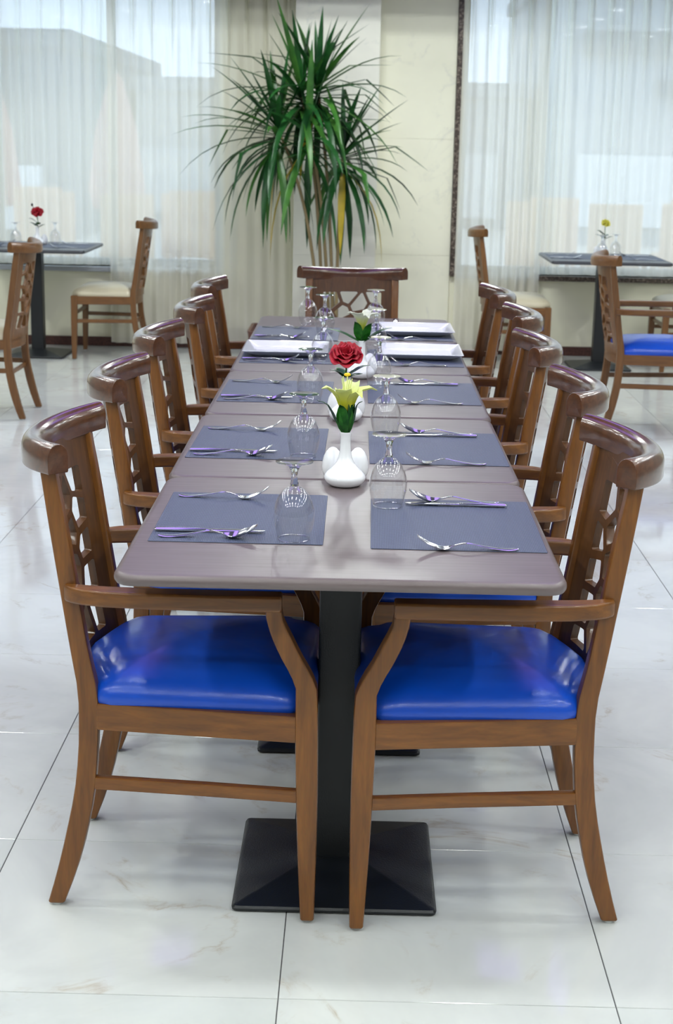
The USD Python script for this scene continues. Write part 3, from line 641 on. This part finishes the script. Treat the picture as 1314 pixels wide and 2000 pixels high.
def rose(name, loc, label, pm, scale, stem_h, leaves, tilt=(0, 0), rot=0.0, buds=()):
    t = thing(name, label, 'flower', loc, rot)
    r = random.Random(int(loc[1] * 100)); s = scale
    part(t, 'stem', tube([(0, 0, -.03), (0, 0, 0), (.001, 0, stem_h * .5), (0, 0, stem_h)], .0022, 8), 'leaf_green')
    T = trimesh.transformations.translation_matrix([0, 0, stem_h]) @ trimesh.transformations.euler_matrix(tilt[0], tilt[1], 0)
    rings_ = [(3, .004, .010, .040, .0085), (4, .006, .017, .043, .012), (5, .008, .025, .041, .0165), (6, .009, .034, .035, .021), (7, .009, .042, .026, .024)]
    k0 = 0.0
    for n, ra, rb, hz, w in rings_:
        for k in range(n):
            a = k0 + 2 * PI * k / n + r.uniform(-.15, .15); f = r.uniform(.92, 1.08)
            pts = [(ra * .5, 0), (ra + .25 * (rb - ra), hz * .40), (ra + .6 * (rb - ra), hz * .78), (rb * .94 * f, hz * f), (rb * 1.06 * f, hz * .96 * f + .001), (rb * 1.16 * f, hz * .86 * f)]
            m = petal(0, pts, np.array([.4, .8, 1.0, 1.0, .82, .35]) * w, a, .0005, .55 if rb < .03 else .42, 7); m.apply_scale(s); m.apply_transform(T)
            part(t, 'petal', m, pm, 60)
        k0 += .5
    for ang, tipr, z0, tipz, w, mt in leaves:
        part(t, 'leaf', leaf([(.002, z0), (tipr * .35, z0 + (tipz - z0) * .6), (tipr * .7, z0 + (tipz - z0) * 1.0), (tipr, tipz)], w, ang), mt, 60)
    for x, z in buds:
        b = trimesh.creation.icosphere(2, .009); b.apply_scale([.8, .8, 1.2]); b.apply_translation([x, 0, z])
        part(t, 'bud', cat(b, tube([(0, 0, stem_h * .6), (x * .6, 0, z - .02), (x, 0, z - .006)], .0013, 6)), 'bud_dark')
    return t
def centrepiece(x, y, z, nm, grp):
    thing('bud_vase', f'small white porcelain bud vase {nm}', 'vase', (x, y, z), 0, 'white bud vases', ref=VP)
    thing('salt_shaker', f'egg-shaped white porcelain shaker on the left behind the vase {nm}', 'shaker', (x - .0285, y + .088, z), 0, 'white egg shakers', ref=KS)
    thing('salt_shaker', f'egg-shaped white porcelain shaker on the right behind the vase {nm}', 'shaker', (x + .0285, y + .088, z), 0, 'white egg shakers', ref=KS)
zt = ZT_ + .0004
centrepiece(0.0, .745, zt, 'on the nearest table', 1)
centrepiece(-.006, 1.545, zt, 'under the big red rose', 2)
centrepiece(.035, 2.315, zt, 'holding the cream lily', 3)
lily((0, .745, zt + .120), 'yellow lily with upright green leaves in the nearest vase', 'lily_yellow', 1.0,
     [(PI + .1, .066, .072, .013, 'leaf_deep'), (-1.75, .016, .066, .017, 'leaf_green'), (-.4, .036, .070, .014, 'leaf_deep'), (-2.3, .028, .064, .016, 'leaf_green'), (1.4, .03, .055, .014, 'leaf_green'), (-.95, .026, .088, .012, 'leaf_deep')], .22)
lily((.035, 2.315, zt + .120), 'cream and yellow lily with wide spreading green leaves', 'lily_cream', .86,
     [(PI, .112, .036, .020, 'leaf_green'), (0.02, .098, .044, .024, 'leaf_deep'), (-2.2, .040, .064, .019, 'leaf_green'), (-.8, .045, .060, .020, 'leaf_green'), (1.2, .05, .03, .018, 'leaf_deep')], .0, False)
rose('rose_flower', (-.008, 1.545, zt + .120), 'large open red rose in the vase on the second table', 'rose_red', .98, .038,
     [(PI + .5, .050, .004, .022, .016, 'leaf_deep'), (-.35, .048, .004, .012, .017, 'leaf_deep'), (0.35, .070, .004, .030, .012, 'leaf_deep'), (-1.3, .040, .0, .01, .014, 'leaf_green'), (2.2, .045, .0, .02, .014, 'leaf_green')], (.55, 0))
for (tx, ty), pm, nm, sc, sh in ((LT, 'rose_red', 'red rose window table', .90, .085), (RT, 'rose_yellow', 'yellow rose window table', .66, .095)):
    centrepiece(tx, ty + .05, zt, f'on the {nm}', 4)
    rose('rose_flower', (tx + .004, ty + .05, zt + .120), ('small dark red rose with buds' if pm == 'rose_red' else 'small pale yellow rose with loose leaves') + ' in the vase by the window', pm, sc, sh,
         [(PI + .3, .06, .03, .060, .020, 'leaf_deep'), (-.2, .055, .0, .02, .019, 'leaf_deep'), (-1.2, .04, .02, .035, .019, 'leaf_green'), (PI - .4, .065, .01, .03, .014, 'leaf_deep'), (-2.0, .035, .01, .02, .018, 'leaf_deep')], (.75, .12), .0, ((-.035, .150), (-.03, .118)) if pm == 'rose_red' else ())

# ------------------------------------------------------------------ tall dracaena
PX, PY = -.175, 7.72
pl = thing('dracaena_plant', 'tall dracaena with spiky green leaves in a low reddish planter behind the head chair', 'plant', (PX, PY, 0))
def shifted(m, x): m.apply_translation([x, 0, 0]); return m
part(pl, 'planter', shifted(rects([(.50, .215, .02, 0), (.51, .225, .025, .006), (.53, .245, .03, .235), (.535, .25, .03, .25), (.515, .23, .02, .25), (.50, .22, .02, .215), (.3, .12, .02, .214)], 4), 0.0), 'planter_glaze', 30)
part(pl, 'soil', rects([(.495, .215, .02, .2145), (.49, .21, .02, .226), (.2, .08, .02, .238)], 4), 'soil')
pr = random.Random(77)
heads = [(-.205, -.02, 1.765, 44, .66, -.12), (-.100, .03, 1.805, 44, .66, .10), (-.355, -.06, 1.540, 48, .60, -.55), (.075, .00, 1.395, 44, .56, .40), (-.15, -.10, 1.54, 20, .66, 0)]
bases = [(-.04, .0), (.03, .02), (-.06, -.02), (.05, -.01), (0, .05)]
for (hx, hy, hz, n, L, lean), (bx, by) in zip(heads, bases):
    mid = (bx * .6 + hx * .32, by + (hy - by) * .4, .35 + (hz - .35) * .5)
    Q = np.linspace(0, 1, 10); cv = np.array([spline([0, .5, 1], [a, b, c], Q) for a, b, c in zip((bx, by, .225), mid, (hx, hy, hz + .02))]).T
    part(pl, 'cane', tube(cv, np.linspace(.0125, .009, 10) * (1 + .08 * np.sin(np.arange(10) * 2.2)), 8), 'cane_bark', 50)
    for k in range(n):
        f = (k + .5) / n; az = k * 2.39996 + pr.uniform(-.3, .3)
        el = math.radians(82 - 148 * f ** .9) + pr.uniform(-.14, .14)
        if hz > 1.7 and el < -.3 and k % 3 == 0: el += .5
        ln = L * pr.uniform(.72, 1.12) * (.8 + .3 * min(1, f * 2.2)); wd = pr.uniform(.018, .027)
        d = np.array([math.cos(az) * math.cos(el) + lean * .75, math.sin(az) * math.cos(el) * .72, math.sin(el)]); d /= np.linalg.norm(d)
        p = np.array([hx, hy, hz + .04 - .16 * f]); pts = []; bend = (.06 + 2.5 * f ** 1.5) * pr.uniform(.6, 1.5)
        ns = 7; side = np.cross(d, (0, 0, 1.0)); side = side / (np.linalg.norm(side) + 1e-9)
        kink = pr.random() < .12; V = []
        for q in range(ns + 1):
            t = q / ns; w = wd * (.55 + .9 * min(1, t * 4) * .5) * (1 - t ** 3.0) + .0006
            nrm = np.cross(side, d)
            V += [p - side * w + nrm * w * .35, p, p + side * w + nrm * w * .35]
            p = p + d * ln / ns
            g = bend * (.32 if not kink else (.05 if q != 3 else 2.2))
            d = d + np.array([0, 0, -1.0]) * g * (.35 + t) * .75; d /= np.linalg.norm(d)
            if PY + p[1] > 8.14: d[1] = -abs(d[1]) * .3; d /= np.linalg.norm(d)
        V = np.array(V); F = []
        for q in range(ns):
            a = q * 3
            F += [(a, a + 1, a + 4), (a, a + 4, a + 3), (a + 1, a + 2, a + 5), (a + 1, a + 5, a + 4)]
        m_ = 'dracaena_leaf' if pr.random() < .68 else 'dracaena_light'
        if f > .85 and pr.random() < .14: m_ = 'dracaena_yellow'
        part(pl, 'leaf', (V, np.array(F)), m_, True)

# ------------------------------------------------------------------ street outside the windows
usdkit.mesh(stage, '/World/street_paving', boxm(-30, YB + .3, -.12, 30, 60, -.06), MAT['paving_pale'], smooth=False); tag('/World/street_paving', kind='structure')
def building(label, x0, y0, x1, y1, z, m, bands=(), wins=None):
    t = thing('building', label, 'building', ((x0 + x1) / 2, y0, -.06)); hw = (x1 - x0) / 2
    part(t, 'wall', boxm(-hw, 0, 0, hw, y1 - y0, z), m, False)
    part(t, 'parapet', boxm(-hw - .1, -.1, z, hw + .1, y1 - y0, z + .25), m, False)
    for a, b, z0, z1, mm in bands: part(t, 'shop_band', boxm(a - (x0 + x1) / 2, -.25, z0, b - (x0 + x1) / 2, -.001, z1), mm, False)
    return t
building('tall grey building seen through the curtain behind the red rose table', -12.0, 20, -4.25, 30, 2.75, 'render_grey', ((-12, -4.6, .2, 1.1, 'render_white'), (-9, -5.5, 1.4, 2.0, 'shop_dark')))
building('long low pale building seen through the curtain beside the plant', -4.1, 26, 3.0, 34, 2.35, 'render_pale', ((-4, 2.5, .2, 1.35, 'render_white'),))
building('pale shopfront with dark bands seen through the curtain at the yellow rose', 3.2, 22, 14, 32, 4.2, 'render_pale', ((3.4, 14, 2.9, 3.25, 'shop_dark'), (4.6, 9, 2.3, 2.55, 'shop_dark'), (5.6, 5.9, 2.3, 3.3, 'awning_red'), (3.4, 12, .3, 1.4, 'render_white')))
def parasol(x, y, label):
    t = thing('closed_parasol', label, 'parasol', (x, y, -.06))
    part(t, 'pole', lathe([(0, 0), (.03, 0), (.03, 2.2), (0, 2.2)], 12), 'aluminium')
    part(t, 'canopy', lathe([(.032, .75), (.26, .8), (.30, 1.0), (.22, 1.6), (.08, 2.1), (0, 2.22)], 14), 'canvas_pink')
    part(t, 'foot', boxm(-.3, -.3, 0, .3, .3, .08, .01), 'shop_dark', False)
parasol(-2.55, 13.8, 'closed pinkish parasol outside, nearer the plant'); parasol(-3.95, 14.2, 'closed pinkish parasol outside the window, behind the grey building corner')
def patio_chair(x, y, rz, label):
    t = thing('patio_chair', label, 'chair', (x, y, -.06), rz, 'orange patio chairs outside')
    part(t, 'seat', boxm(-.25, -.25, .42, .25, .25, .46, .01), 'chair_orange', False); part(t, 'backrest', boxm(-.25, .2, .46, .25, .25, 1.02, .01), 'chair_orange', False)
    for sx in (-1, 1):
        for sy in (-1, 1): part(t, 'leg', boxm(sx * .22 - .02, sy * .22 - .02, 0, sx * .22 + .02, sy * .22 + .02, .42), 'chair_orange', False)
for k, (x, y) in enumerate(((-3.7, 12.2), (-2.95, 12.4), (-2.2, 12.1), (-1.6, 12.5), (-3.3, 13.6), (-1.7, 13.3), (1.7, 12.3), (2.4, 12.1), (3.1, 12.5), (3.8, 12.2), (2.0, 13.5), (3.4, 13.6))):
    patio_chair(x, y, PI + (k % 3 - 1) * .2, 'orange patio chair outside, blurred by the sheer curtains')
